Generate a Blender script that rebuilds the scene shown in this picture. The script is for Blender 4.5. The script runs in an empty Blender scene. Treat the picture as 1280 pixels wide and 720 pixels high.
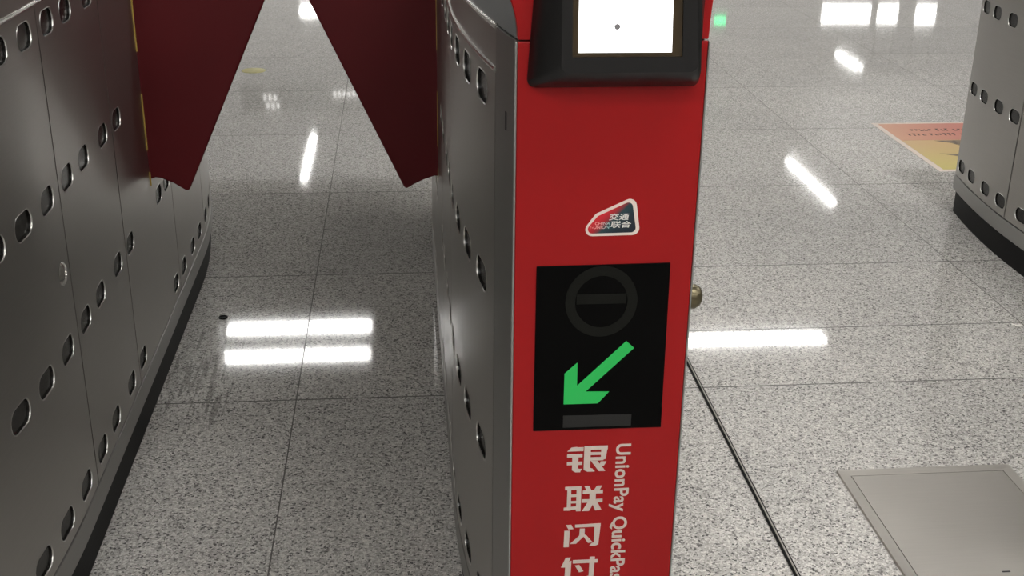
import bpy, bmesh, math, random
from mathutils import Vector, Matrix
from mathutils.geometry import delaunay_2d_cdt

S = bpy.context.scene
COL = S.collection
random.seed(4)

# ------------------------------------------------------------------ camera, world, exposure
cam_d = bpy.data.cameras.new('camera')
cam = bpy.data.objects.new('camera', cam_d)
COL.objects.link(cam)
S.camera = cam
FPX = 1512.63
cam_d.sensor_width = 36.0
cam_d.lens = FPX * 36.0 / 1280.0
cam_d.clip_start = 0.02
cam_d.clip_end = 200


def cam_matrix():
    fw = Vector((494.2444 - 640.91, 262.6538 + 359.7, -FPX)).normalized()
    r = math.radians(-1.3127)
    up = Vector((math.sin(r), math.cos(r), 0))
    up = (up - fw * up.dot(fw)).normalized()
    rt = fw.cross(up)
    m = Matrix((rt, fw, up)).to_4x4()
    m.translation = Vector((0, 0, 1.4))
    return m


cam.matrix_world = cam_matrix()

W = bpy.data.worlds.new('world')
S.world = W
W.use_nodes = True
W.node_tree.nodes['Background'].inputs[0].default_value = (1.0, 0.97, 0.92, 1)
W.node_tree.nodes['Background'].inputs[1].default_value = 0.05
S.view_settings.view_transform = 'Standard'
S.view_settings.look = 'None'
S.view_settings.gamma = 1.0
S.view_settings.use_curve_mapping = False
S.view_settings.exposure = 0.0
LAMP = 25.0            # emission of the ceiling lamp diffusers
GLOW = 0.28          # faint glow added to the pale ceiling fields
CEIL = 3.0


# ------------------------------------------------------------------ materials
def srgb(r, g, b):
    f = lambda c: (c / 255 / 12.92) if c / 255 <= 0.04045 else ((c / 255 + 0.055) / 1.055) ** 2.4
    return (f(r), f(g), f(b), 1)


def new_mat(name):
    m = bpy.data.materials.new(name)
    m.use_nodes = True
    nt = m.node_tree
    return m, nt, nt.nodes['Principled BSDF'], nt.links


def plain(name, col, rough=0.5, metal=0.0, spec=0.5, noise=0.06, scale=40, bump=0.0, coat=0.0):
    m, nt, b, L = new_mat(name)
    tc = nt.nodes.new('ShaderNodeTexCoord')
    n = nt.nodes.new('ShaderNodeTexNoise')
    n.inputs['Scale'].default_value = scale
    n.inputs['Detail'].default_value = 4
    L.new(tc.outputs['Object'], n.inputs['Vector'])
    r = nt.nodes.new('ShaderNodeValToRGB')
    r.color_ramp.elements[0].position = 0.3
    r.color_ramp.elements[1].position = 0.7
    r.color_ramp.elements[0].color = tuple(c * (1 - noise) for c in col[:3]) + (1,)
    r.color_ramp.elements[1].color = tuple(min(1, c * (1 + noise)) for c in col[:3]) + (1,)
    L.new(n.outputs['Fac'], r.inputs['Fac'])
    L.new(r.outputs['Color'], b.inputs['Base Color'])
    b.inputs['Roughness'].default_value = rough
    b.inputs['Metallic'].default_value = metal
    b.inputs['Specular IOR Level'].default_value = spec
    b.inputs['Coat Weight'].default_value = coat
    if bump:
        bp = nt.nodes.new('ShaderNodeBump')
        bp.inputs['Strength'].default_value = bump
        bp.inputs['Distance'].default_value = 0.001
        L.new(n.outputs['Fac'], bp.inputs['Height'])
        L.new(bp.outputs['Normal'], b.inputs['Normal'])
    return m


def steel(name, col, rough, stretch=(3, 3, 260), spread=0.08, bump=0.06):
    """brushed stainless steel: fine streaks along one axis"""
    m, nt, b, L = new_mat(name)
    tc = nt.nodes.new('ShaderNodeTexCoord')
    mp = nt.nodes.new('ShaderNodeMapping')
    mp.inputs['Scale'].default_value = stretch
    n = nt.nodes.new('ShaderNodeTexNoise')
    n.inputs['Scale'].default_value = 3.0
    n.inputs['Detail'].default_value = 5
    L.new(tc.outputs['Object'], mp.inputs['Vector'])
    L.new(mp.outputs['Vector'], n.inputs['Vector'])
    n2 = nt.nodes.new('ShaderNodeTexNoise')
    n2.inputs['Scale'].default_value = 3.5
    n2.inputs['Detail'].default_value = 3
    L.new(tc.outputs['Object'], n2.inputs['Vector'])
    mr = nt.nodes.new('ShaderNodeMapRange')
    mr.inputs['From Min'].default_value = 0.25
    mr.inputs['From Max'].default_value = 0.75
    mr.inputs['To Min'].default_value = rough - spread
    mr.inputs['To Max'].default_value = rough + spread
    ad = nt.nodes.new('ShaderNodeMath')
    ad.operation = 'ADD'
    L.new(n.outputs['Fac'], ad.inputs[0])
    L.new(n2.outputs['Fac'], ad.inputs[1])
    hf = nt.nodes.new('ShaderNodeMath')
    hf.operation = 'MULTIPLY'
    hf.inputs[1].default_value = 0.5
    L.new(ad.outputs[0], hf.inputs[0])
    L.new(hf.outputs[0], mr.inputs['Value'])
    L.new(mr.outputs['Result'], b.inputs['Roughness'])
    rp = nt.nodes.new('ShaderNodeValToRGB')
    rp.color_ramp.elements[0].position = 0.3
    rp.color_ramp.elements[1].position = 0.7
    rp.color_ramp.elements[0].color = tuple(c * 0.92 for c in col[:3]) + (1,)
    rp.color_ramp.elements[1].color = tuple(c * 1.06 for c in col[:3]) + (1,)
    L.new(hf.outputs[0], rp.inputs['Fac'])
    L.new(rp.outputs['Color'], b.inputs['Base Color'])
    b.inputs['Metallic'].default_value = 0.95
    if bump:
        bp = nt.nodes.new('ShaderNodeBump')
        bp.inputs['Strength'].default_value = bump
        bp.inputs['Distance'].default_value = 0.0006
        L.new(n.outputs['Fac'], bp.inputs['Height'])
        L.new(bp.outputs['Normal'], b.inputs['Normal'])
    return m


def emit(name, col, strength, base=(0.02, 0.02, 0.02, 1), rough=0.4):
    m, nt, b, L = new_mat(name)
    b.inputs['Base Color'].default_value = base
    b.inputs['Roughness'].default_value = rough
    b.inputs['Emission Color'].default_value = col
    b.inputs['Emission Strength'].default_value = strength
    return m


# tile grid of the floor
TX0, TDX = -0.277, 1.021
TY0, TDY = 2.703, 0.838


def granite(name):
    m, nt, b, L = new_mat(name)
    N = nt.nodes.new
    tc = N('ShaderNodeTexCoord')
    P = tc.outputs['Object']

    def math_(op, a, c=None):
        n = N('ShaderNodeMath')
        n.operation = op
        for i, v in enumerate((a, c)):
            if v is None:
                continue
            if isinstance(v, (int, float)):
                n.inputs[i].default_value = v
            else:
                L.new(v, n.inputs[i])
        return n.outputs[0]

    def mix(f, a, c, mode='MIX'):
        n = N('ShaderNodeMix')
        n.data_type = 'RGBA'
        n.blend_type = mode
        for k, v in ((0, f), (6, a), (7, c)):
            if isinstance(v, (int, float)):
                n.inputs[k].default_value = v
            elif isinstance(v, tuple):
                n.inputs[k].default_value = v
            else:
                L.new(v, n.inputs[k])
        return n.outputs[2]

    def ramp(v, *els):
        n = N('ShaderNodeValToRGB')
        cr = n.color_ramp
        while len(cr.elements) < len(els):
            cr.elements.new(0.5)
        for e, (p, c) in zip(cr.elements, els):
            e.position = p
            e.color = c
        L.new(v, n.inputs['Fac'])
        return n.outputs['Color']

    # crystals
    v1 = N('ShaderNodeTexVoronoi')
    v1.inputs['Scale'].default_value = 250
    v1.inputs['Randomness'].default_value = 1
    L.new(P, v1.inputs['Vector'])
    sep = N('ShaderNodeSeparateColor')
    L.new(v1.outputs['Color'], sep.inputs[0])
    crystal = ramp(sep.outputs[0],
                   (0.0, srgb(84, 82, 82)), (0.09, srgb(124, 121, 119)), (0.25, srgb(168, 165, 161)),
                   (0.62, srgb(186, 183, 179)), (1.0, srgb(218, 215, 210)))
    n1 = N('ShaderNodeTexNoise')
    n1.inputs['Scale'].default_value = 420
    n1.inputs['Detail'].default_value = 3
    L.new(P, n1.inputs['Vector'])
    fine = ramp(n1.outputs['Fac'], (0.32, (0.55, 0.55, 0.55, 1)), (0.55, (1.08, 1.08, 1.08, 1)))
    base = mix(0.65, crystal, fine, 'MULTIPLY')
    n2 = N('ShaderNodeTexNoise')
    n2.inputs['Scale'].default_value = 2.2
    n2.inputs['Detail'].default_value = 5
    L.new(P, n2.inputs['Vector'])
    cloud = ramp(n2.outputs['Fac'], (0.3, (0.88, 0.88, 0.88, 1)), (0.7, (1.05, 1.04, 1.03, 1)))
    base = mix(0.7, base, cloud, 'MULTIPLY')
    # joints
    sx = N('ShaderNodeSeparateXYZ')
    L.new(P, sx.inputs[0])
    X, Y = sx.outputs[0], sx.outputs[1]
    ux = math_('DIVIDE', math_('SUBTRACT', X, TX0), TDX)
    uy = math_('DIVIDE', math_('SUBTRACT', Y, TY0), TDY)
    dx = math_('MULTIPLY', math_('ABSOLUTE', math_('SUBTRACT', ux, math_('ROUND', ux))), TDX)
    dy = math_('MULTIPLY', math_('ABSOLUTE', math_('SUBTRACT', uy, math_('ROUND', uy))), TDY)
    # one cut course to the right of the lane
    dm = math_('ADD', math_('ABSOLUTE', math_('SUBTRACT', Y, 3.05)), math_('MULTIPLY', math_('LESS_THAN', X, 0.743), 9.0))
    d = math_('MINIMUM', dx, math_('MULTIPLY', math_('MINIMUM', dy, dm), 0.6))
    joint = math_('LESS_THAN', d, 0.0015)
    # tile tone
    cell = N('ShaderNodeCombineXYZ')
    L.new(math_('FLOOR', ux), cell.inputs[0])
    L.new(math_('FLOOR', uy), cell.inputs[1])
    wn = N('ShaderNodeTexWhiteNoise')
    wn.noise_dimensions = '2D'
    L.new(cell.outputs[0], wn.inputs['Vector'])
    tone = ramp(wn.outputs['Value'], (0.0, (0.93, 0.93, 0.93, 1)), (1.0, (1.05, 1.045, 1.04, 1)))
    base = mix(1.0, base, tone, 'MULTIPLY')
    # scuffed, stained strip along the left gate
    mp = N('ShaderNodeMapping')
    mp.inputs['Scale'].default_value = (75, 4, 1)
    mp.inputs['Rotation'].default_value = (0, 0, 0.12)
    L.new(P, mp.inputs['Vector'])
    n3 = N('ShaderNodeTexNoise')
    n3.inputs['Scale'].default_value = 1.0
    n3.inputs['Detail'].default_value = 6
    L.new(mp.outputs['Vector'], n3.inputs['Vector'])
    ax = math_('DIVIDE', math_('SUBTRACT', X, -0.53), 0.13)
    ay = math_('DIVIDE', math_('SUBTRACT', Y, 2.85), 0.36)
    fall = math_('SUBTRACT', 1.0, math_('ADD', math_('MULTIPLY', ax, ax), math_('MULTIPLY', ay, ay)))
    fall = math_('MAXIMUM', fall, 0.0)
    st_ = math_('MULTIPLY', math_('GREATER_THAN', math_('ADD', n3.outputs['Fac'], math_('MULTIPLY', fall, 0.12)), 0.63), math_('MINIMUM', math_('MULTIPLY', fall, 1.2), 0.38))
    base = mix(st_, base, srgb(50, 47, 44))
    base = mix(joint, base, srgb(72, 68, 64))
    L.new(base, b.inputs['Base Color'])
    rr = N('ShaderNodeMapRange')
    rr.inputs['To Min'].default_value = 0.025
    rr.inputs['To Max'].default_value = 0.055
    L.new(n2.outputs['Fac'], rr.inputs['Value'])
    rough = math_('ADD', rr.outputs['Result'], math_('MULTIPLY', joint, 0.6))
    L.new(rough, b.inputs['Roughness'])
    bp = N('ShaderNodeBump')
    bp.inputs['Strength'].default_value = 0.02
    bp.inputs['Distance'].default_value = 0.0002
    L.new(sep.outputs[1], bp.inputs['Height'])
    L.new(bp.outputs['Normal'], b.inputs['Normal'])
    return m


M = {}
M['granite'] = granite('polished_granite')
M['steel'] = steel('brushed_steel', (0.40, 0.385, 0.36), 0.33, spread=0.03, bump=0.0)
M['trim_steel'] = steel('satin_steel', (0.33, 0.325, 0.31), 0.38, spread=0.03, bump=0.0)
M['cap'] = plain('dark_grey_cap', (0.038, 0.037, 0.034), 0.38, metal=0.2, spec=0.35)
M['bright_steel'] = steel('polished_steel', (0.72, 0.70, 0.67), 0.22, spread=0.05, bump=0)
M['lip_steel'] = steel('window_lip_steel', (0.50, 0.485, 0.46), 0.30, spread=0.04, bump=0)
M['plate_steel'] = steel('worn_plate_steel', (0.50, 0.475, 0.44), 0.42, stretch=(3, 90, 3))
M['body'] = plain('dark_carcass', (0.02, 0.02, 0.02), 0.6)
M['plinth'] = plain('black_rubber', (0.006, 0.006, 0.006), 0.5, spec=0.10, bump=0.2, scale=200)
M['lens'] = plain('sensor_glass', (0.010, 0.009, 0.008), 0.25, spec=0.3)
M['red'] = plain('red_lacquer', (0.285, 0.0050, 0.0058), 0.42, noise=0.03, scale=9, spec=0.22)
M['flap'] = plain('dark_red_leather', (0.078, 0.0042, 0.0062), 0.5, noise=0.06, scale=6, spec=0.22, bump=0.1)
M['yellow'] = plain('yellow_seal', srgb(168, 140, 62), 0.5)
M['black'] = plain('black_plastic', (0.010, 0.0095, 0.0095), 0.34, spec=0.3, bump=0.1, scale=300)
M['brown'] = plain('dark_brown_glass', (0.035, 0.022, 0.008), 0.18)
M['glass'] = plain('black_glass', (0.0012, 0.0012, 0.0012), 0.08, spec=0.06)
M['unlit'] = plain('unlit_grey_segment', (0.0065, 0.0068, 0.0055), 0.4, spec=0.10)
M['grey_label'] = plain('dark_grey_label', (0.017, 0.017, 0.016), 0.5, spec=0.2)
M['print'] = plain('cream_print', srgb(192, 178, 168), 0.5, noise=0.03)
M['white'] = plain('white_border', srgb(218, 203, 192), 0.45, noise=0.03)
M['screen'] = emit('lit_screen', (1, 1, 1, 1), 2.2, (0.5, 0.5, 0.5, 1))
M['dot'] = plain('grey_dot', (0.22, 0.21, 0.22), 0.4)
M['green'] = emit('green_led', (0.006, 0.37, 0.060, 1), 1.0, (0.004, 0.012, 0.006, 1))
M['lamp'] = emit('lamp_diffuser', (1.0, 0.99, 0.965, 1), LAMP, (0.8, 0.8, 0.8, 1))
M['housing'] = plain('white_enamel', (0.7, 0.7, 0.68), 0.4)
M['wallm'] = plain('pale_wall_panel', (0.72, 0.71, 0.68), 0.45, scale=1.5)
M['ceil'] = plain('ceiling_panel', (0.80, 0.79, 0.76), 0.6, scale=1.2)
M['darkceil'] = plain('dark_ceiling_panel', (0.38, 0.375, 0.366), 0.6, scale=1.2)
M['ceilglow'] = emit('added_ceiling_glow', (1.0, 0.99, 0.965, 1), GLOW, (0.8, 0.79, 0.77, 1))
M['signface'] = emit('lit_sign_face', (1, 0.99, 0.96, 1), 9.0, (0.8, 0.8, 0.8, 1))
M['blackceil'] = plain('charcoal_ceiling_panel', (0.035, 0.034, 0.033), 0.6, scale=1.2)
M['smallchar'] = emit('lit_small_characters', (1, 0.98, 0.94, 1), 3.0)
M['signgreen'] = emit('green_letters', (0.05, 1.0, 0.35, 1), 7.0)
M['brass'] = plain('tarnished_brass', (0.13, 0.11, 0.065), 0.30, metal=0.8)
M['disc'] = plain('pale_yellow_vinyl', srgb(206, 198, 130), 0.4)
M['paper'] = plain('white_paper', srgb(225, 222, 215), 0.7)
M['ink'] = plain('dark_ink', srgb(70, 40, 34), 0.5)
M['picture'] = plain('brown_grey_print', srgb(120, 104, 86), 0.5, noise=0.5, scale=30)


def gradient_mat(name, axis, stops, rough=0.4):
    m, nt, b, L = new_mat(name)
    tc = nt.nodes.new('ShaderNodeTexCoord')
    sx = nt.nodes.new('ShaderNodeSeparateXYZ')
    L.new(tc.outputs['Object'], sx.inputs[0])
    ad = nt.nodes.new('ShaderNodeVectorMath')
    ad.operation = 'DOT_PRODUCT'
    L.new(tc.outputs['Object'], ad.inputs[0])
    ad.inputs[1].default_value = axis
    r = nt.nodes.new('ShaderNodeValToRGB')
    cr = r.color_ramp
    while len(cr.elements) < len(stops):
        cr.elements.new(0.5)
    for e, (p, c) in zip(cr.elements, stops):
        e.position = p
        e.color = c
    L.new(ad.outputs['Value'], r.inputs['Fac'])
    L.new(r.outputs['Color'], b.inputs['Base Color'])
    b.inputs['Roughness'].default_value = rough
    return m


# ------------------------------------------------------------------ helpers
def obj(name, bm, mats, parent=None, loc=(0, 0, 0), smooth=True, bevel=0, seg=2):
    me = bpy.data.meshes.new(name)
    bmesh.ops.remove_doubles(bm, verts=bm.verts, dist=1e-6)
    bm.to_mesh(me)
    bm.free()
    if not isinstance(mats, (list, tuple)):
        mats = [mats]
    for m in mats:
        me.materials.append(m)
    if smooth:
        for p in me.polygons:
            p.use_smooth = True
        me.set_sharp_from_angle(angle=math.radians(32))
    o = bpy.data.objects.new(name, me)
    COL.objects.link(o)
    o.location = loc
    if parent is not None:
        o.parent = parent
    if bevel:
        md = o.modifiers.new('bevel', 'BEVEL')
        md.width = bevel
        md.segments = seg
        md.limit_method = 'ANGLE'
        md.angle_limit = math.radians(40)
    return o


def tag(o, label, cat=None, group=None, kind=None):
    o['label'] = label
    if cat:
        o['category'] = cat
    if group:
        o['group'] = group
    if kind:
        o['kind'] = kind
    return o


def thing(name, label, cat, loc=(0, 0, 0), group=None):
    o = bpy.data.objects.new(name, None)
    o.empty_display_size = 0.1
    COL.objects.link(o)
    o.location = loc
    return tag(o, label, cat, group)


def struct(name, bm, m, label=None):
    o = obj(name, bm, m, smooth=False)
    o['kind'] = 'structure'
    if label:
        o['label'] = label
    return o


def box(bm, x0, x1, y0, y1, z0, z1, mi=0):
    vs = [bm.verts.new((x, y, z)) for z in (z0, z1) for y in (y0, y1) for x in (x0, x1)]
    for f in ((0, 2, 3, 1), (4, 5, 7, 6), (0, 1, 5, 4), (2, 6, 7, 3), (0, 4, 6, 2), (1, 3, 7, 5)):
        bm.faces.new([vs[i] for i in f]).material_index = mi
    return vs


def prism_xz(bm, poly, y0, y1, mi=0):
    """closed polygon of (x, z) extruded from y0 (towards the viewer) to y1"""
    area = sum(poly[i][0] * poly[(i + 1) % len(poly)][1] - poly[(i + 1) % len(poly)][0] * poly[i][1] for i in range(len(poly)))
    if area < 0:
        poly = poly[::-1]
    a = [bm.verts.new((x, y0, z)) for x, z in poly]
    c = [bm.verts.new((x, y1, z)) for x, z in poly]
    bm.faces.new(a).material_index = mi
    bm.faces.new(c[::-1]).material_index = mi
    n = len(poly)
    for i in range(n):
        j = (i + 1) % n
        bm.faces.new((a[j], a[i], c[i], c[j])).material_index = mi


def prism_xy(bm, poly, z0, z1, mi=0, poly_top=None):
    area = sum(poly[i][0] * poly[(i + 1) % len(poly)][1] - poly[(i + 1) % len(poly)][0] * poly[i][1] for i in range(len(poly)))
    top = poly_top or poly
    if area < 0:
        poly = poly[::-1]
        top = top[::-1]
    a = [bm.verts.new((x, y, z0)) for x, y in poly]
    c = [bm.verts.new((x, y, z1)) for x, y in top]
    bm.faces.new(a[::-1]).material_index = mi
    bm.faces.new(c).material_index = mi
    n = len(poly)
    for i in range(n):
        j = (i + 1) % n
        bm.faces.new((a[i], a[j], c[j], c[i])).material_index = mi


def lathe(bm, profile, axis, centre, seg=32, mi=0):
    """profile of (r, h) spun about a unit axis through centre"""
    ax = Vector(axis).normalized()
    u = ax.orthogonal().normalized()
    v = ax.cross(u)
    c = Vector(centre)
    rings = []
    for r, h in profile:
        if r < 1e-6:
            rings.append([bm.verts.new(c + ax * h)])
        else:
            rings.append([bm.verts.new(c + ax * h + (u * math.cos(t) + v * math.sin(t)) * r)
                          for t in (2 * math.pi * k / seg for k in range(seg))])
    for A, B in zip(rings, rings[1:]):
        for k in range(seg):
            l = (k + 1) % seg
            if len(A) == 1 and len(B) == 1:
                continue
            if len(A) == 1:
                bm.faces.new((A[0], B[k], B[l])).material_index = mi
            elif len(B) == 1:
                bm.faces.new((A[k], A[l], B[0])).material_index = mi
            else:
                bm.faces.new((A[k], A[l], B[l], B[k])).material_index = mi


def tube(bm, pts, r, seg=10, mi=0):
    """round bar through points (world z stays up)"""
    rings = []
    for i, p in enumerate(pts):
        p = Vector(p)
        t = (Vector(pts[min(i + 1, len(pts) - 1)]) - Vector(pts[max(i - 1, 0)])).normalized()
        s = t.cross(Vector((0, 0, 1))).normalized()
        w = s.cross(t)
        rings.append([bm.verts.new(p + (s * math.cos(a) + w * math.sin(a)) * r)
                      for a in (2 * math.pi * k / seg for k in range(seg))])
    for A, B in zip(rings, rings[1:]):
        for k in range(seg):
            l = (k + 1) % seg
            bm.faces.new((A[k], A[l], B[l], B[k])).material_index = mi
    bm.faces.new(rings[0][::-1])
    bm.faces.new(rings[-1])


# ------------------------------------------------------------------ the hall
bm = bmesh.new()
box(bm, -14, 16, -8, 32, -0.05, 0)
struct('floor', bm, M['granite'], 'polished speckled grey granite tile floor')
bm = bmesh.new()
box(bm, -14, 16, -8, 32, CEIL + 0.06, CEIL + 0.2)
struct('ceiling', bm, M['ceil'])
# dark lowered ceiling over the gates, left and right of the bright strip above the wide lane
for b_, mk in (((-14, 2.0, -8, 14.3), 'darkceil'), ((6.2, 16, -8, 14.4), 'blackceil')):
    bm = bmesh.new()
    box(bm, *b_, CEIL + 0.005, CEIL + 0.055)
    struct('ceiling_panel', bm, M[mk])
# pale ceiling given an added glow: the strip above the wide lane and the deep end of the hall
for b_ in ((2.0, 6.2, -8, 14.3), (-14, 16, 14.4, 32)):
    bm = bmesh.new()
    box(bm, *b_, CEIL + 0.02, CEIL + 0.055)
    struct('added_glow_ceiling', bm, M['ceilglow'])
for nm, b_ in (('wall_left', (-14.2, -14, -8, 32)), ('wall_right', (16, 16.2, -8, 32)),
               ('wall_back', (-14, 16, 32, 32.2)), ('wall_front', (-14, 16, -8.2, -8))):
    bm = bmesh.new()
    box(bm, *b_, -0.05, CEIL + 0.2)
    struct(nm, bm, M['wallm'])


# ------------------------------------------------------------------ gate cabinets
YF, YB, YM = 1.457, 4.053, 2.755          # front and back ends, middle
WID = 0.344                               # width at the straight flanks
Z_PL, Z_ST, Z_RIM, Z_TOP = 0.085, 0.140, 1.064, 1.120


def bow(y):
    y = min(y, 2 * YM - y)
    return 0.056 * ((2.02 - y) / (2.02 - YF)) ** 1.8 if y < 2.02 else 0.0


def span(a, b, n):
    return [a + (b - a) * i / n for i in range(n + 1)]


YS = span(YF, 2.02, 18) + span(2.02, 2 * YM - 2.02, 6)[1:] + span(2 * YM - 2.02, YB, 18)[1:]


def outline(x0, off=0.0, endoff=None, extra=0.0):
    """plan of a cabinet, off > 0 shrinks it"""
    e = off if endoff is None else endoff
    ys = [min(max(y, YF + e), YB - e) for y in YS]
    left = [(x0 + bow(y) + off + extra, y) for y in ys]
    right = [(x0 + WID - bow(y) - off - extra, y) for y in ys]
    return left + right[::-1]


def dedup(poly):
    out = []
    for p in poly:
        if not out or (abs(p[0] - out[-1][0]) + abs(p[1] - out[-1][1])) > 1e-5:
            out.append(p)
    return out


class Flank:
    """maps (y, z, depth) on the left or right flank of a cabinet"""

    def __init__(self, x0, side):
        self.x0, self.s = x0, side

    def p(self, y, z, d=0.0):
        e = 1e-3
        g = (bow(y + e) - bow(y - e)) / (2 * e)
        n = Vector((1, -g, 0)).normalized()      # inward normal of a left flank
        v = Vector((self.x0 + bow(y), y, z)) + n * d
        if self.s > 0:
            v.x = 2 * (self.x0 + WID / 2) - v.x
        return v


def rounded(cy, cz, w, h, r, n=4):
    pts = []
    for sx, sz, a0 in ((1, 1, 0), (-1, 1, 90), (-1, -1, 180), (1, -1, 270)):
        for k in range(n + 1):
            a = math.radians(a0 + 90 * k / n)
            pts.append((cy + sx * (w / 2 - r) + r * math.cos(a), cz + sz * (h / 2 - r) + r * math.sin(a)))
    return pts


HW, HH, HR = 0.078, 0.043, 0.0205


def side_panel(fl, y0, y1, z0, z1, holes, parent, thick=0.0035):
    pts, edges = [], []

    def loop(ps):
        k = len(pts)
        pts.extend(Vector(p) for p in ps)
        edges.extend((k + i, k + (i + 1) % len(ps)) for i in range(len(ps)))
        return list(range(k, k + len(ps)))

    ny = max(2, int((y1 - y0) / 0.03))
    nz = max(2, int((z1 - z0) / 0.06))
    ys, zs = span(y0, y1, ny), span(z0, z1, nz)
    rim = [(y, z0) for y in ys] + [(y1, z) for z in zs[1:]] + [(y, z1) for y in ys[::-1][1:]] + [(y0, z) for z in zs[::-1][1:-1]]
    outer = loop(rim)
    hl = [loop(rounded(y, z, HW, HH, HR)) for y, z in holes]
    for y in ys[1:-1]:
        for z in zs[1:-1]:
            if all(abs(y - a) > HW / 2 + 0.008 or abs(z - c) > HH / 2 + 0.008 for a, c in holes):
                pts.append(Vector((y, z)))
    faces = [outer] + [h[::-1] for h in hl]
    v, e, f, ov, oe, of = delaunay_2d_cdt(pts, edges, [], 0, 1e-6)
    bm = bmesh.new()
    fr = [bm.verts.new(fl.p(q[0], q[1])) for q in v]

    def inside(c):
        for a, b_ in holes:
            dy, dz = abs(c[0] - a), abs(c[1] - b_)
            if dy < HW / 2 and dz < HH / 2:
                ey, ez = dy - (HW / 2 - HR), dz - (HH / 2 - HR)
                if ey < 0 or ez < 0 or math.hypot(ey, ez) < HR * 0.985:
                    return True
        return False
    flip = fl.s > 0
    for t in f:
        c = sum((v[i] for i in t), Vector((0, 0))) / len(t)
        if inside(c):
            continue
        idx = list(t)[::-1] if not flip else list(t)
        try:
            bm.faces.new([fr[i] for i in idx])
        except ValueError:
            pass

    def wall(ps, depth):
        a = [bm.verts.new(fl.p(*p)) for p in ps]
        b_ = [bm.verts.new(fl.p(p[0], p[1], depth)) for p in ps]
        for i in range(len(ps)):
            j = (i + 1) % len(ps)
            bm.faces.new((a[i], a[j], b_[j], b_[i]))
    wall(rim, thick)
    for y, z in holes:
        wall(rounded(y, z, HW, HH, HR), thick)
    bmesh.ops.remove_doubles(bm, verts=bm.verts, dist=1e-5)
    bmesh.ops.recalc_face_normals(bm, faces=bm.faces)
    o = obj('side_panel', bm, M['steel'], parent)
    for y, z in holes:
        bm = bmesh.new()
        # steel lip round the opening
        a = rounded(y, z, HW + 0.0028, HH + 0.0028, HR + 0.0014)
        c = rounded(y, z, HW - 0.001, HH - 0.001, HR)
        A = [bm.verts.new(fl.p(p[0], p[1], 0.0)) for p in a]
        B = [bm.verts.new(fl.p((p[0] + q[0]) / 2, (p[1] + q[1]) / 2, -0.0008)) for p, q in zip(a, c)]
        Cc = [bm.verts.new(fl.p(p[0], p[1], 0.001)) for p in c]
        D = [bm.verts.new(fl.p(p[0], p[1], 0.0040)) for p in c]
        n = len(a)
        for i in range(n):
            j = (i + 1) % n
            for U, V, mi in ((A, B, 0), (B, Cc, 0), (Cc, D, 1)):
                bm.faces.new((U[i], U[j], V[j], V[i])).material_index = mi
        bm.faces.new(D).material_index = 1
        bmesh.ops.recalc_face_normals(bm, faces=bm.faces)
        obj('sensor_window', bm, [M['lip_steel'], M['lens']], o)
    return o


Z4 = (0.183, 0.4636, 0.7446, 1.0235)
COLS = [
    (1.568, 2.1042, [(1.652, Z4), (1.778, Z4), (1.900, Z4), (2.030, Z4)]),
    (2.1098, 2.5362, [(2.166, Z4), (2.291, Z4), (2.455, Z4)]),
    (2.5418, 3.1022, [(2.586, Z4), (2.938, Z4[1:2]), (3.044, Z4[:2])]),
    (3.1078, 3.5572, [(3.170, Z4[:1]), (3.327, Z4[:1]), (3.455, Z4)]),
    (3.5628, 4.050, [(3.607, Z4), (3.736, Z4), (3.876, Z4), (3.990, Z4)]),
]


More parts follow.
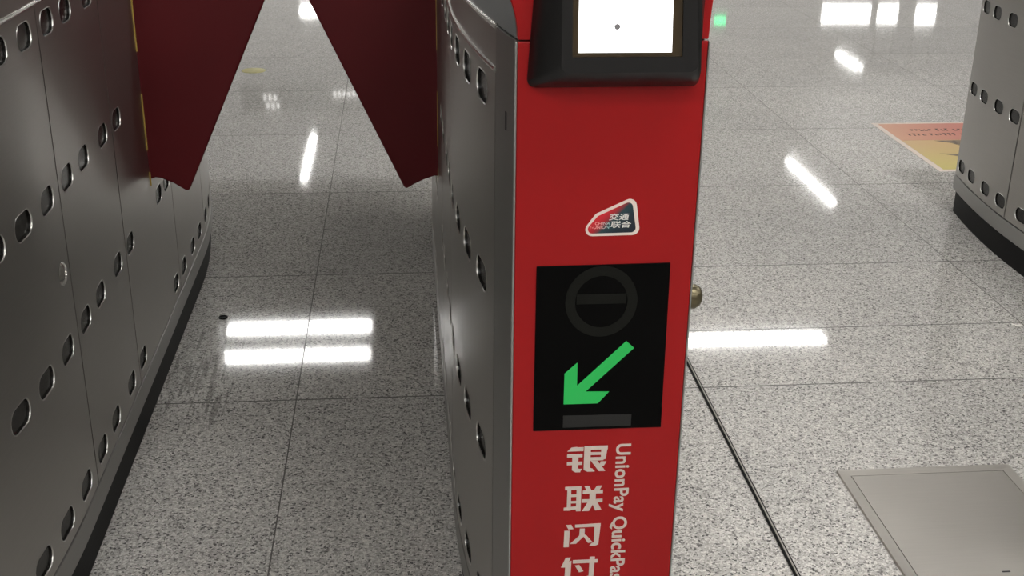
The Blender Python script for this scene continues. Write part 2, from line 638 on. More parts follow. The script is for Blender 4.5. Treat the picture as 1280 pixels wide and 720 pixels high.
def cabinet(x0, label, windows=(-1,), flap_side=None):
    root = thing('ticket_gate', label, 'ticket gate', (x0 + WID / 2, YM, 0))
    holder = root
    inv = Vector(root.location)

    def P(o):
        o.location = -inv
        return o

    def prism(name, mat, off, z0, z1, top=None, bevel=0, endoff=None):
        bm = bmesh.new()
        prism_xy(bm, outline(x0, off, endoff), z0, z1, poly_top=outline(x0, top, top) if top is not None else None)
        bmesh.ops.remove_doubles(bm, verts=bm.verts, dist=1e-5)
        bmesh.ops.dissolve_degenerate(bm, edges=bm.edges, dist=1e-5)
        return P(obj(name, bm, mat, root, bevel=bevel))

    prism('plinth', M['plinth'], 0.010, 0.0, Z_PL)
    prism('kick_strip', M['trim_steel'], -0.001, Z_PL, Z_ST - 0.004, bevel=0.0015)
    prism('carcass', M['body'], 0.0125, Z_ST - 0.004, Z_RIM, endoff=0.004)
    prism('shoulder_band', M['steel'], 0.001, Z_RIM + 0.004, Z_TOP - 0.003, endoff=0.002)
    prism('top_cap', M['cap'], 0.002, Z_TOP + 0.0004, 1.19, top=0.035, endoff=0.0015, bevel=0.0015)
    # bright rims
    for z, nm in ((Z_RIM, 'lower_rim'), (Z_TOP, 'upper_rim')):
        for s in (-1, 1):
            fl = Flank(x0, s)
            bm = bmesh.new()
            tube(bm, [fl.p(y, z, 0.0012) for y in span(1.568, 2.02, 20) + span(2.02, 3.49, 8)[1:] + span(3.49, 4.05, 20)[1:]], 0.0042)
            P(obj(nm, bm, M['bright_steel'], root))
    # corner columns at the front end
    for s in (-1, 1):
        fl = Flank(x0, s)
        bm = bmesh.new()
        for (za, zb) in ((Z_ST, Z_TOP - 0.0002),):
            fr = [[bm.verts.new(fl.p(y, z, 0)) for z in (za, zb)] for y in span(YF, 1.5655, 6)]
            bk = [[bm.verts.new(fl.p(y, z, 0.0123)) for z in (za, zb)] for y in span(YF, 1.5655, 6)]
            for k in range(6):
                bm.faces.new((fr[k][0], fr[k + 1][0], fr[k + 1][1], fr[k][1]))
                bm.faces.new((bk[k][0], bk[k][1], bk[k + 1][1], bk[k + 1][0]))
                bm.faces.new((fr[k][1], fr[k + 1][1], bk[k + 1][1], bk[k][1]))
                bm.faces.new((fr[k][0], bk[k][0], bk[k + 1][0], fr[k + 1][0]))
            bm.faces.new((fr[0][0], fr[0][1], bk[0][1], bk[0][0]))
            bm.faces.new((fr[6][0], bk[6][0], bk[6][1], fr[6][1]))
        bmesh.ops.recalc_face_normals(bm, faces=bm.faces)
        P(obj('corner_column', bm, M['trim_steel'], root))
    for s in (-1, 1):
        fl = Flank(x0, s)
        for y0, y1, cols in COLS:
            holes = [(c, z) for c, zs in cols for z in zs] if s in windows else []
            o = side_panel(fl, y0, y1, Z_ST, Z_RIM - 0.004, holes, root)
            P(o)
        # slot behind the flap
        if flap_side == s:
            bm = bmesh.new()
            xe = fl.p(2.87, 0.7).x
            bm.free()
            for za, zb in ((0.512, 0.545), (0.60, 0.735), (0.835, Z_RIM - 0.006)):
                bm = bmesh.new()
                box(bm, xe - 0.0012, xe + 0.0026, 2.8545, 2.8572, za, zb)
                P(obj('edge_seal', bm, M['yellow'], root))
    # end faces
    bm = bmesh.new()
    box(bm, x0 + 0.058, x0 + WID - 0.058, YB - 0.006, YB, Z_ST, Z_TOP - 0.002)
    P(obj('end_panel', bm, M['steel'], root, bevel=0.002))
    return root, P


XL, XC, XR = -0.951, 0.085, 1.935
gateL, PL = cabinet(XL, 'brushed steel ticket gate at left edge, dark red flap opening to its right', windows=(1,), flap_side=1)
gateC, PC = cabinet(XC, 'steel ticket gate with red front, lit white screen and green arrow', windows=(-1,), flap_side=-1)
gateR, PR = cabinet(XR, 'curved brushed steel ticket gate end beside the orange floor sticker', windows=(-1,))
for g, P_, x0 in ((gateL, PL, XL), (gateR, PR, XR)):
    bm = bmesh.new()
    box(bm, x0 + 0.058, x0 + WID - 0.058, YF - 0.001, YF + 0.005, Z_ST, Z_TOP - 0.002)
    P_(obj('front_panel', bm, M['trim_steel'], g, bevel=0.002))

# lock barrel on the left gate's flank
fl = Flank(XL, 1)
bm = bmesh.new()
lathe(bm, [(0.0, 0.0015), (0.006, 0.0015), (0.007, 0.006), (0.013, 0.0055), (0.019, 0.003), (0.022, 0.0)], (1, 0, 0), fl.p(2.060, 0.598, 0.0), 28)
bmesh.ops.recalc_face_normals(bm, faces=bm.faces)
PL(obj('lock', bm, M['bright_steel'], gateL))

# flaps
FY0, FY1 = 2.857, 2.881
lf = [(-0.615, 0.524), (-0.594, 0.531), (-0.580, 0.529), (-0.553, 0.516), (-0.527, 0.4985), (-0.519, 0.4965), (-0.515, 0.502),
      (-0.309, 0.949), (-0.272, 1.030), (-0.277, 1.045), (-0.330, 1.060), (-0.615, 1.060)]
rf = [(0.093, 0.524), (0.075, 0.5245), (0.050, 0.516), (0.026, 0.5045), (0.010, 0.4945), (0.004, 0.4935), (0.000, 0.499),
      (-0.2075, 0.949), (-0.246, 1.030), (-0.241, 1.045), (-0.190, 1.060), (0.093, 1.060)]
for poly, g, P_ in ((lf, gateL, PL), (rf, gateC, PC)):
    bm = bmesh.new()
    prism_xz(bm, poly, FY0, FY1)
    o = P_(obj('barrier_flap', bm, M['flap'], g, bevel=0.004, seg=3))
    o['label'] = 'dark red wedge-shaped barrier flap closing the lane'

# ------------------------------------------------------------------ red front of the middle gate
FXL, FXR, FY = 0.1405, 0.3745, YF


def front(name, mat, poly, y0, y1, parent, label=None, bevel=0.0, smooth=False):
    bm = bmesh.new()
    prism_xz(bm, poly, y0, y1)
    o = obj(name, bm, mat, parent, bevel=bevel, smooth=smooth)
    if label:
        o['label'] = label
    return o


red = PC(front('front_panel', M['red'], [(FXL, Z_ST), (FXR, Z_ST), (FXR, 1.1215), (FXL, 1.1215)], FY - 0.004, FY + 0.006, gateC,
               'glossy red front panel', 0.0015))
capf = [(FXL, 1.1235), (FXR, 1.1235)] + [(FXR + 0.0005 + 0.004 * t * t, 1.1235 + 0.066 * t) for t in span(0, 1, 6)[1:]] + \
       [(FXL - 0.018 * t ** 2.0, 1.1235 + 0.066 * t) for t in span(1, 0, 8)[:-1]]
PC(front('front_cap', M['red'], capf, FY - 0.004, FY + 0.012, gateC, 'red cap above the front seam', 0.0015))
for xa, xb in ((FXL - 0.0032, FXL - 0.0002), (FXR + 0.0002, FXR + 0.0026)):
    bm = bmesh.new()
    box(bm, xa, xb, FY - 0.0046, FY + 0.004, Z_ST, 1.1212)
    PC(obj('edge_trim', bm, M['trim_steel'], gateC, bevel=0.0006))
# lock slot on the corner column
fl = Flank(XC, -1)
bm = bmesh.new()
q = [fl.p(1.505, 0.998, -0.0006), fl.p(1.5115, 0.998, -0.0006), fl.p(1.5115, 1.022, -0.0006), fl.p(1.505, 1.022, -0.0006)]
q2 = [fl.p(1.505, 0.998, 0.003), fl.p(1.5115, 0.998, 0.003), fl.p(1.5115, 1.022, 0.003), fl.p(1.505, 1.022, 0.003)]
A = [bm.verts.new(v) for v in q]
B = [bm.verts.new(v) for v in q2]
bm.faces.new(A)
for i in range(4):
    bm.faces.new((A[i], A[(i + 1) % 4], B[(i + 1) % 4], B[i]))
bm.faces.new(B[::-1])
PC(obj('lock', bm, M['body'], gateC))
# knob on the far flank
bm = bmesh.new()
flr = Flank(XC, 1)
kc = flr.p(1.72, 0.672, 0.0)
lathe(bm, [(0.0, 0.052), (0.008, 0.0505), (0.0150, 0.047), (0.0200, 0.039), (0.0200, 0.032), (0.015, 0.026), (0.009, 0.022), (0.009, 0.0)], (1, -0.1, 0), kc)
bmesh.ops.recalc_face_normals(bm, faces=bm.faces)
k = PC(obj('knob', bm, M['brass'], gateC))
k['label'] = 'round tarnished knob on the far flank'

# --- screen unit
bm = bmesh.new()
bk = [(0.1525, 1.0665), (0.3655, 1.0665), (0.3655, 1.19), (0.160, 1.19)]
ft = [(0.1860, 1.0900), (0.3555, 1.0900), (0.3480, 1.19), (0.1850, 1.19)]
yb, yf = FY - 0.0035, FY - 0.047


def rquad(q, r, n=5):
    """round the two lower corners"""
    (x0, z0), (x1, z1), (x2, z2), (x3, z3) = q
    p = [(x0 + r - r * math.sin(t), z0 + r - r * math.cos(t)) for t in (math.pi / 2 * (1 - k / n) for k in range(n + 1))]
    p += [(x1 - r + r * math.sin(t), z1 + r - r * math.cos(t)) for t in (math.pi / 2 * k / n for k in range(n + 1))]
    return p + [(x2, z2), (x3, z3)]


def loft(bm, loops, cap0=False, cap1=True, mi=0):
    V = [[bm.verts.new(p) for p in l] for l in loops]
    n = len(V[0])
    for A, B in zip(V, V[1:]):
        for i in range(n):
            j = (i + 1) % n
            bm.faces.new((A[i], A[j], B[j], B[i])).material_index = mi
    if cap0:
        bm.faces.new(V[0][::-1])
    if cap1:
        bm.faces.new(V[-1])


def at(l, y):
    return [(x, y, z) for x, z in l]


lb, lf_ = rquad(bk, 0.010), rquad(ft, 0.012)
inner = rquad([(0.1885, 1.0925), (0.3530, 1.0925), (0.3455, 1.19), (0.1875, 1.19)], 0.010)
hole = rquad([(0.2015, 1.1105), (0.3335, 1.1105), (0.3300, 1.19), (0.1995, 1.19)], 0.002)
mid = [((a[0] * .35 + c[0] * .65), (a[1] * .35 + c[1] * .65)) for a, c in zip(lb, lf_)]
loft(bm, [at(lb, yb), at(lb, yb - 0.004), at(mid, yf + 0.008), at(lf_, yf + 0.002), at(inner, yf), at(hole, yf + 0.0005), at(hole, yf + 0.006)],
     cap0=True, cap1=True)
bmesh.ops.recalc_face_normals(bm, faces=bm.faces)
hous = PC(obj('screen_housing', bm, M['black'], gateC))
hous['label'] = 'black plastic screen housing'
front('screen_surround', M['brown'], [(0.2017, 1.1107), (0.3333, 1.1107), (0.3298, 1.1898), (0.1998, 1.1898)], yf + 0.003, yf + 0.0065, hous,
      'dark brown screen surround')
front('screen', M['screen'], [(0.2085, 1.1162), (0.3205, 1.1162), (0.3180, 1.1897), (0.2075, 1.1897)], yf + 0.0015, yf + 0.0045, hous, 'lit white screen')
bm = bmesh.new()
lathe(bm, [(0.0, 0.0012), (0.0032, 0.0012), (0.0036, 0.0)], (0, -1, 0), (0.2537, yf + 0.0016, 1.1465), 20)
bmesh.ops.recalc_face_normals(bm, faces=bm.faces)
obj('screen_dot', bm, M['dot'], hous)

# --- arrow display
YG = FY - 0.0052
gl = PC(front('arrow_display', M['glass'], [(0.1690, 0.5885), (0.3470, 0.5885), (0.3455, 0.8325), (0.1690, 0.8310)], YG, FY - 0.003, gateC,
              'black glass direction display', 0.0006))
YE = YG - 0.0006
front('green_arrow', M['green'], [(0.2920, 0.7215), (0.3030, 0.7110), (0.2395, 0.6475), (0.2720, 0.6465), (0.2570, 0.6290), (0.2100, 0.6290), (0.2100, 0.6755),
                                  (0.2270, 0.6915), (0.2275, 0.6565)], YE, YG + 0.001, gl, 'lit green arrow pointing down to the left')
bm = bmesh.new()
n = 48
cx, cz, ro, ri = 0.2560, 0.7795, 0.0480, 0.0350
ro_ = [bm.verts.new((cx + ro * math.cos(2 * math.pi * k / n), YE, cz + 1.05 * ro * math.sin(2 * math.pi * k / n))) for k in range(n)]
ri_ = [bm.verts.new((cx + ri * math.cos(2 * math.pi * k / n), YE, cz + 1.05 * ri * math.sin(2 * math.pi * k / n))) for k in range(n)]
for k in range(n):
    l = (k + 1) % n
    bm.faces.new((ro_[k], ro_[l], ri_[l], ri_[k]))
for za, zb in ((0.7765, 0.7905),):
    bm.faces.new([bm.verts.new(p) for p in ((cx - 0.033, YE, za), (cx + 0.033, YE, za), (cx + 0.033, YE, zb), (cx - 0.033, YE, zb))])
r_ = bmesh.ops.extrude_face_region(bm, geom=list(bm.faces))
for v in [g_ for g_ in r_['geom'] if isinstance(g_, bmesh.types.BMVert)]:
    v.co.y += 0.0012
bmesh.ops.recalc_face_normals(bm, faces=bm.faces)
obj('no_entry_symbol', bm, M['unlit'], gl, smooth=False)['label'] = 'unlit no entry ring'
front('grey_label', M['grey_label'], [(0.2100, 0.5930), (0.3045, 0.5930), (0.3045, 0.6105), (0.2100, 0.6115)], YE, YG + 0.001, gl)

# --- lettering on the red front
YT = FY - 0.0047


def strokes(name, polys, px, parent, kx, ox, kz, oz, mat=None):
    """each stroke a flat raised polygon, given in a drawing grid"""
    bm = bmesh.new()
    for k, poly in enumerate(polys):
        prism_xz(bm, [(ox + kx * x, oz - kz * y) for x, y in poly], YT - 0.00002 * k, FY - 0.0035)
    return obj(name, bm, mat or M['print'], parent, smooth=False)


R4 = lambda x0, y0, x1, y1: [(x0, y0), (x1, y0), (x1, y1), (x0, y1)]
# grid: 100 wide, 100 high per character
yin = [[(10, 4), (24, 2), (24, 4), (40, 4), (40, 18), (0, 18)],
       [(0, 29), (38, 29), (38, 41), (0, 41)], [(0, 58), (38, 58), (38, 70), (0, 70)],
       [(13, 35), (28, 35), (28, 84), (34, 88), (34, 98), (22, 98), (13, 90)], [(26, 86), (38, 86), (32, 98), (22, 98)],
       [(42, 0), (58, 0), (58, 84), (64, 86), (70, 97), (52, 97), (42, 90)],
       R4(42, 0, 100, 14), [(84, 0), (100, 0), (96, 50), (84, 55)], R4(50, 24, 90, 34), [(50, 43), (92, 43), (90, 55), (50, 55)],
       [(60, 57), (76, 57), (96, 96), (80, 96)], [(84, 60), (98, 60), (92, 76), (80, 78)]]
lian = [R4(2, 0, 44, 13), R4(8, 5, 18, 96), [(32, 5), (44, 5), (44, 100), (32, 100)], R4(10, 32, 40, 41), R4(10, 58, 40, 67),
        [(0, 84), (44, 78), (44, 90), (0, 96)],
        [(52, 0), (64, 0), (70, 17), (58, 19)], [(84, 0), (97, 0), (90, 19), (76, 19)],
        R4(48, 17, 100, 30), R4(46, 53, 100, 66), [(66, 22), (82, 22), (82, 66), (66, 66)],
        [(64, 60), (80, 60), (66, 100), (48, 100)], [(72, 64), (86, 64), (98, 96), (82, 99)]]
shan = [[(8, 4), (22, 4), (28, 22), (14, 22)], [(4, 29), (18, 29), (17, 99), (3, 99)],
        [(32, 4), (100, 2), (100, 15), (32, 16)], [(84, 8), (100, 6), (96, 92), (88, 97), (72, 97), (78, 86), (84, 84)],
        [(45, 22), (58, 22), (58, 52), (36, 86), (20, 86), (44, 52)], [(52, 48), (62, 50), (80, 82), (68, 84)]]
fu = [[(12, 0), (26, 0), (14, 42), (0, 42)], [(12, 24), (28, 14), (26, 100), (10, 100)],
      R4(32, 12, 100, 26), [(78, 0), (92, 0), (90, 90), (84, 97), (66, 97), (70, 86), (77, 84)],
      [(38, 36), (50, 34), (62, 62), (50, 66)]]
for nm, pl, (x, z, w, h) in (('yin', yin, (0.2175, 0.5620, 0.0565, 0.0420)), ('lian', lian, (0.2150, 0.4975, 0.0550, 0.0405)),
                             ('shan', shan, (0.2150, 0.4360, 0.0540, 0.0390)), ('fu', fu, (0.2140, 0.3790, 0.0530, 0.0390))):
    strokes('lettering', pl, None, red, w / 100, x, h / 100, z)


def text_mesh(body, bold=0.0, shear=0.0, spacing=1.0):
    cu = bpy.data.curves.new('lettering', 'FONT')
    cu.body = body
    cu.offset = bold
    cu.shear = shear
    cu.space_character = spacing
    cu.extrude = 0.02
    o = bpy.data.objects.new('lettering', cu)
    COL.objects.link(o)
    dg = bpy.context.evaluated_depsgraph_get()
    me = bpy.data.meshes.new_from_object(o.evaluated_get(dg))
    bpy.data.objects.remove(o)
    return me


def place_text(body, mat, parent, f, bold=0.0, shear=0.0, spacing=1.0, name='lettering'):
    """f maps (u, v, w): u, v in 0..1 over the text's box, w the relief, to a point"""
    me = text_mesh(body, bold, shear, spacing)
    xs = [v.co.x for v in me.vertices]
    ys = [v.co.y for v in me.vertices]
    x0, x1, y0, y1 = min(xs), max(xs), min(ys), max(ys)
    for v in me.vertices:
        v.co = Vector(f((v.co.x - x0) / (x1 - x0), (v.co.y - y0) / (y1 - y0), 1 if v.co.z > 0 else 0))
    me.materials.clear()
    me.materials.append(mat)
    o = bpy.data.objects.new(name, me)
    COL.objects.link(o)
    o.parent = parent
    return o


# vertical Latin line: runs down the panel, tops of letters to the right
place_text('UnionPay QuickPass', M['print'], red,
           lambda u, v, w: (0.2795 + 0.0275 * v, YT + 0.0006 * (1 - w), 0.5635 - 0.2360 * u), bold=0.02, spacing=1.05)

# --- emblem sticker
def hull_round(pts, r, n=6):
    """polygon with rounded corners"""
    out = []
    m = len(pts)
    for i in range(m):
        p, a, c = Vector(pts[i]), Vector(pts[i - 1]), Vector(pts[(i + 1) % m])
        d1, d2 = (a - p).normalized(), (c - p).normalized()
        ang = d1.angle(d2)
        t = r / math.tan(ang / 2)
        ctr = p + (d1 + d2).normalized() * (r / math.sin(ang / 2))
        s, e = p + d1 * t - ctr, p + d2 * t - ctr
        a0 = math.atan2(s.y, s.x)
        da = math.atan2(e.y, e.x) - a0
        while da > math.pi:
            da -= 2 * math.pi
        while da < -math.pi:
            da += 2 * math.pi
        out += [(ctr.x + r * math.cos(a0 + da * k / n), ctr.y + r * math.sin(a0 + da * k / n)) for k in range(n + 1)]
    return out


ex, ez = 0.2265, 0.8715
emb_o = hull_round([(ex - 0.0040, ez - 0.0005), (ex + 0.0765, ez + 0.0005), (ex + 0.0680, ez + 0.0535), (ex + 0.0175, ez + 0.0300)], 0.0092)
emb_i = hull_round([(ex + 0.0012, ez + 0.0033), (ex + 0.0712, ez + 0.0042), (ex + 0.0636, ez + 0.0475), (ex + 0.0202, ez + 0.0270)], 0.0060)
emb = front('emblem', M['white'], emb_o, YT, FY - 0.0035, red, 'white-edged red and dark blue emblem sticker')
M['emb'] = gradient_mat('emblem_print', (14.0, 0, -14.0), [(0.0, srgb(190, 24, 36)), (0.12, srgb(160, 22, 32)), (0.26, srgb(22, 56, 62)), (0.5, srgb(14, 34, 46)), (1.0, srgb(12, 14, 32))])
bm = bmesh.new()
prism_xz(bm, [(x - ex, z - ez) for x, z in emb_i], 0, 0.0008)
o = obj('emblem_field', bm, M['emb'], red, (ex, YT - 0.0003, ez), smooth=False)
YL = YT - 0.0006
M['embwhite'] = plain('emblem_lettering', srgb(212, 210, 204), 0.5, noise=0.02)
M['embpink'] = gradient_mat('emblem_small_lettering', (14.0, 0, 0), [(0.0, srgb(255, 150, 145)), (0.26, srgb(225, 160, 155)), (0.42, srgb(130, 185, 185))])
for body, x0, x1, z0, z1, b_ in (('交通', 0.0345, 0.0605, 0.0212, 0.0302, 0.012), ('联合', 0.0370, 0.0640, 0.0107, 0.0200, 0.012)):
    place_text(body, M['embwhite'], red, lambda u, v, w, a=x0, c=x1, d=z0, e=z1: (ex + a + (c - a) * u, YL + 0.0005 * (1 - w), ez + d + (e - d) * v),
               bold=b_, shear=0.12)
for body, x0, x1, z0, z1 in (('CHINA', 0.0168, 0.0362, 0.0150, 0.0190), ('T-UNION', 0.0092, 0.0356, 0.0098, 0.0142)):
    place_text(body, M['embpink'], red, lambda u, v, w, a=x0, c=x1, d=z0, e=z1: (ex + a + (c - a) * u, YL + 0.0005 * (1 - w), ez + d + (e - d) * v),
               bold=0.012, shear=0.12)
for o in list(bpy.data.objects):
    if o.parent is red and o.name.startswith('lettering') and o.data.materials and o.data.materials[0] == M['embpink']:
        for v in o.data.vertices:
            v.co.x -= ex + 0.006
        o.location.x = ex + 0.006

# ------------------------------------------------------------------ things on the floor
# jointing strip
js = thing('floor_joint_strip', 'thin dark metal joint strip running along the floor beside the red gate', 'floor strip', (0.742, 2.2, 0))
bm = bmesh.new()
box(bm, -0.0055, 0.0055, -1.3, 0.85, 0, 0.0045)
obj('channel', bm, M['plinth'], js, bevel=0.0008)
bm = bmesh.new()
box(bm, -0.0016, 0.0016, -1.3, 0.85, 0.0040, 0.0065)
obj('bead', bm, M['plate_steel'], js, bevel=0.0006)

# access hatch
ht = thing('floor_hatch', 'rectangular steel access plate let into the granite floor, bottom right', 'floor hatch', (1.149, 1.97, 0))
x0, x1, y0, y1 = -0.200, 0.200, -0.300, 0.302
bm = bmesh.new()
fo = [(x0, y0), (x1, y0), (x1, y1), (x0, y1)]
fi = [(x0 + .024, y0 + .024), (x1 - .024, y0 + .024), (x1 - .024, y1 - .024), (x0 + .024, y1 - .024)]
o0 = [bm.verts.new((*p, 0.0)) for p in fo]
o1 = [bm.verts.new((p[0] * .997, p[1] * .998, 0.006)) for p in fo]
i1 = [bm.verts.new((*p, 0.0045)) for p in fi]
i0 = [bm.verts.new((*p, 0.0005)) for p in fi]
for A, B in ((o0, o1), (o1, i1), (i1, i0)):
    for i in range(4):
        j = (i + 1) % 4
        bm.faces.new((A[i], A[j], B[j], B[i]))
bmesh.ops.recalc_face_normals(bm, faces=bm.faces)
obj('frame', bm, M['plate_steel'], ht, smooth=False)
bm = bmesh.new()
box(bm, x0 + .0255, x1 - .0255, y0 + .0255, y1 - .0255, 0.0005, 0.0045)
obj('lid', bm, M['plate_steel'], ht, smooth=False)
bm = bmesh.new()
box(bm, -0.004, 0.012, -0.094, -0.090, 0.0044, 0.0049)
obj('lifting_slot', bm, M['body'], ht, smooth=False)

# floor sticker
st = thing('floor_sticker', 'orange and yellow printed floor sticker with white border behind the right gate', 'floor sticker', (2.80, 4.915, 0))
sx0, sx1, sy0, sy1 = -0.640, 0.640, -0.385, 0.385
bm = bmesh.new()
box(bm, sx0, sx1, sy0, sy1, 0.0, 0.0008)
obj('border', bm, M['white'], st, smooth=False)
M['orange'] = gradient_mat('orange_print', (1.1, 0, 0.0), [(0.0, srgb(206, 150, 118)), (0.35, srgb(202, 128, 112)), (1.0, srgb(198, 104, 96))])
M['yellowp'] = gradient_mat('yellow_print', (0, 1.9, 0), [(0.0, srgb(200, 186, 104)), (0.6, srgb(202, 172, 116)), (1.0, srgb(204, 164, 118))])
bm = bmesh.new()
box(bm, 0.0, 1.230, 0.0, 0.280, 0.0, 0.0006)
obj('orange_band', bm, M['orange'], st, (-0.615, 0.083, 0.0006), smooth=False)
bm = bmesh.new()
box(bm, -0.615, 0.615, 0.0, 0.442, 0.0, 0.0006)
obj('yellow_band', bm, M['yellowp'], st, (0, -0.361, 0.0006), smooth=False)
bm = bmesh.new()
for yy, x0_, wds in ((0.250, -0.505, (5, 3, 7, 4, 5)), (0.172, -0.545, (4, 6, 2, 6, 5))):
    x = x0_
    for wd in wds:
        for k in range(wd):
            h_ = random.choice((0.020, 0.026, 0.034))
            box(bm, x, x + 0.007, yy - h_ / 2, yy + h_ / 2, 0.0012, 0.0015)
            zc = random.choice((-1, 1))
            box(bm, x, x + 0.015, yy + zc * h_ / 2 - 0.004, yy + zc * h_ / 2 + 0.004, 0.0012, 0.0015)
            x += 0.021
        x += 0.016
obj('small_print', bm, M['ink'], st, smooth=False)
bm = bmesh.new()
for poly in ([(-0.36, 0.07), (-0.10, 0.078), (0.1, 0.07), (0.2, 0.02), (0.1, -0.04), (-0.06, -0.02), (-0.16, -0.075), (-0.27, -0.03), (-0.30, 0.03)],
             [(-0.42, -0.13), (-0.30, -0.15), (-0.24, -0.14), (0.0, -0.12), (0.1, -0.2), (0.02, -0.28), (-0.18, -0.26), (-0.26, -0.24), (-0.34, -0.19)]):
    prism_xy(bm, [(x - 0.11, y) for x, y in poly], 0.0012, 0.0015)
obj('picture', bm, M['picture'], st, smooth=False)

bm = bmesh.new()
lathe(bm, [(0.0, 0.0030), (0.056, 0.0030), (0.062, 0.0022), (0.064, 0.0)], (0, 0, 1), (0, 0, 0), 40)
bmesh.ops.recalc_face_normals(bm, faces=bm.faces)
tag(obj('floor_disc', bm, M['disc'], None, (-0.787, 6.54, 0)), 'pale yellow round disc on the floor beyond the left flap', 'floor disc')
bm = bmesh.new()
lathe(bm, [(0.0, 0.002), (0.0085, 0.002), (0.0095, 0.0045), (0.0118, 0.0045), (0.0125, 0.003), (0.0125, 0.0)], (0, 0, 1), (0, 0, 0), 28)
bmesh.ops.recalc_face_normals(bm, faces=bm.faces)
tag(obj('bottle_cap', bm, M['plinth'], None, (-0.522, 3.224, 0)), 'tiny dark round cap lying in the lane near the left gate', 'litter')
for (px, py, rz, lab) in ((1.885, 4.556, 0.3, 'white paper scrap on the floor left of the orange sticker'),
                          (1.742, 3.026, -0.4, 'white paper scrap on the floor below the right gate')):
    bm = bmesh.new()
    vs = []
    for i in range(5):
        for j in range(3):
            vs.append(bm.verts.new(((i - 2) * 0.0075, (j - 1) * 0.007 + 0.002 * math.sin(i * 2.1), 0.0022 + 0.0018 * math.sin(i * 1.7 + j))))
    for i in range(4):
        for j in range(2):
            bm.faces.new((vs[i * 3 + j], vs[(i + 1) * 3 + j], vs[(i + 1) * 3 + j + 1], vs[i * 3 + j + 1]))
    o = obj('paper_scrap', bm, M['paper'], None, (px, py, 0))
    o.rotation_euler.z = rz
    md = o.modifiers.new('thick', 'SOLIDIFY')
    md.thickness = 0.0004
    tag(o, lab, 'litter')

# ------------------------------------------------------------------ lamps and signs (mirrored in the floor, or added unseen as fill)
def ceiling_light(cx, cy, lx, ly, label, group=None):
    t = thing('ceiling_light', label, 'ceiling light', (cx, cy, CEIL), group)
    bm = bmesh.new()
    box(bm, -lx / 2 - 0.02, lx / 2 + 0.02, -ly / 2 - 0.02, ly / 2 + 0.02, 0.0, 0.06)
    obj('housing', bm, M['housing'], t, smooth=False)
    bm = bmesh.new()
    box(bm, -lx / 2, lx / 2, -ly / 2, ly / 2, -0.012, 0.001)
    obj('diffuser', bm, M['lamp'], t, bevel=0.004)
    return t


ceiling_light(-0.94, 9.87, 1.25, 0.22, 'ceiling lamp mirrored as the farther bright bar in the lane floor')
ceiling_light(-0.94, 9.29, 1.25, 0.20, 'ceiling lamp mirrored as the nearer bright bar in the lane floor')
ceiling_light(3.02, 9.38, 1.25, 0.20, 'ceiling lamp mirrored as a bright bar right of the red gate')
ceiling_light(-1.21, 15.3, 0.08, 2.0, 'slim lengthwise ceiling lamp mirrored beyond the flaps')
ceiling_light(4.98, 13.9, 0.09, 1.75, 'slim lengthwise ceiling lamp mirrored left of the floor sticker')
ceiling_light(8.0, 21.0, 0.10, 1.2, 'slim far ceiling lamp mirrored near the top right of the floor')
ceiling_light(-1.93, 26.6, 0.4, 0.6, 'small far ceiling lamp mirrored between the flap tips')
for cx, cy in ((1.2, -1.2), (1.2, 0.9), (1.2, 3.45), (3.6, -1.2), (3.6, 0.9), (3.6, 3.45), (6.5, 0.9), (6.5, 3.45), (7.2, 9.36), (-5.0, 9.36), (-8.2, 9.36), (1.2, -4.0), (4.0, -3.6), (-0.9, -3.6), (-0.6, -2.0), (-0.6, -0.4), (-3.6, -1.2)):  # unseen lamps added to fill the lanes and the red front
    ceiling_light(cx, cy, 1.25, 0.30, 'unseen flat ceiling lamp added to light the gate hall', 'added fill lamps over the gates')
for cx, cy in ((-7.5, 15.3), (-7.5, 22), (2.3, 15.5), (3.3, 17), (2.4, 18), (4.2, 18.5), (2.6, 21), (3.6, 21), (4.6, 21), (2.8, 24), (4.0, 24), (5.0, 24), (-5.5, 18)):  # unseen lamps added to brighten the far floor and ceiling
    ceiling_light(cx, cy, 0.15, 2.0, 'unseen slim ceiling lamp added to light the deep hall', 'added far fill lamps')


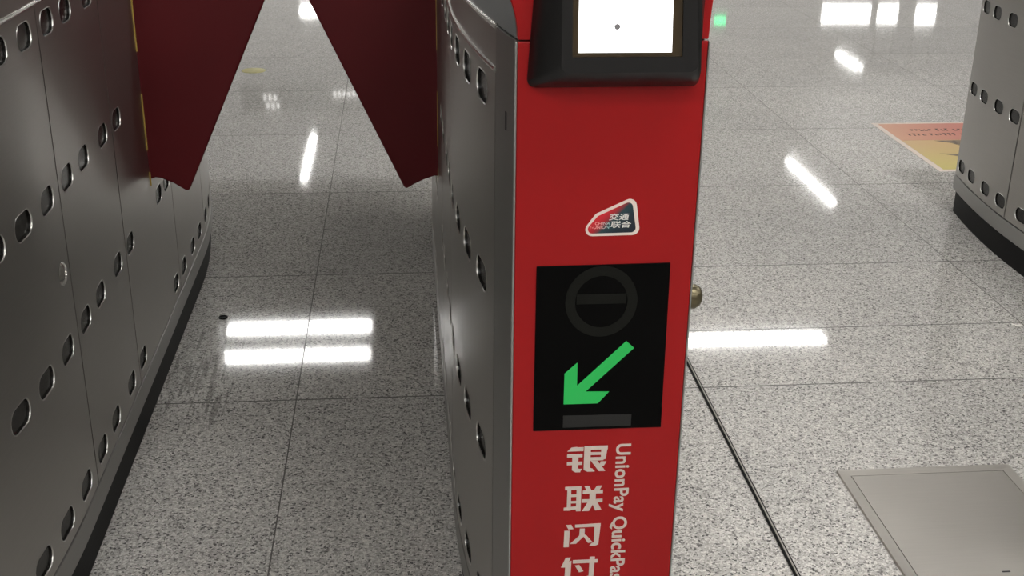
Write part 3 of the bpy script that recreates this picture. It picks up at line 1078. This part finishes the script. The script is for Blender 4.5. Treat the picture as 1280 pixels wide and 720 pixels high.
def hanging(name, label, cat, cx, y, z0, z1, w, glyphs, face, glyphmat):
    t = thing(name, label, cat, (cx, y, 0))
    bm = bmesh.new()
    box(bm, -w / 2, w / 2, -0.05, 0.05, z0, z1)
    obj('case', bm, M['housing'], t, bevel=0.006)
    if face:
        bm = bmesh.new()
        box(bm, -w / 2 + 0.02, w / 2 - 0.02, -0.055, -0.045, z0 + 0.02, z1 - 0.02)
        obj('lit_face', bm, face, t, smooth=False)
    if glyphs:
        bm = bmesh.new()
        for a, b_, c, d in glyphs:
            box(bm, a, b_, -0.058, -0.048, c, d)
        obj('lit_characters', bm, glyphmat, t, smooth=False)
    for s in (-1, 1):
        bm = bmesh.new()
        lathe(bm, [(0.0, z1), (0.012, z1), (0.012, CEIL + 0.06), (0.0, CEIL + 0.06)], (0, 0, 1), (s * w * 0.4, 0, 0), 10)
        bmesh.ops.recalc_face_normals(bm, faces=bm.faces)
        obj('hanger', bm, M['housing'], t)
    return t


hanging('lightbox_sign', 'wide lit sign box mirrored as the largest white patch at top right', 'sign', 7.46, 20.0, 1.83, 2.14, 0.88, None, M['signface'], None)
hanging('lightbox_sign', 'lit sign box mirrored as the middle white patch at top right', 'sign', 8.18, 20.0, 1.83, 2.14, 0.39, None, M['signface'], None)
hanging('lightbox_sign', 'lit sign box mirrored as the rightmost white patch at top right', 'sign', 8.84, 20.0, 1.84, 2.15, 0.39, None, M['signface'], None)
gly = []
for row, zz in ((0, 2.12), (1, 2.045)):
    for k in range(5):
        xx = -0.09 + k * 0.04
        gly.append((xx, xx + 0.010, zz - 0.025, zz + 0.025))
        gly.append((xx, xx + 0.028, zz - 0.004 + 0.02 * ((k + row) % 2), zz + 0.006 + 0.02 * ((k + row) % 2)))
hanging('led_sign', 'hanging box with green lit characters, mirrored beside the screen', 'sign', 5.31, 20.0, 2.0, 2.2, 0.30, gly, None, M['signgreen'])
gly = []
for k in range(6):
    gly.append((0.42 + k * 0.066, 0.42 + k * 0.066 + 0.044, 2.535, 2.60))
for zz in (2.58, 2.70):
    for k in range(3):
        gly.append((-0.55 + k * 0.07 + (zz - 2.58) * 0.3, -0.51 + k * 0.07 + (zz - 2.58) * 0.3, zz, zz + 0.06))
hanging('direction_sign', 'hanging grey sign with small lit white characters, mirrored beyond the flaps', 'sign', -1.38, 17.0, 2.45, 2.82, 1.7, gly, None, M['smallchar'])
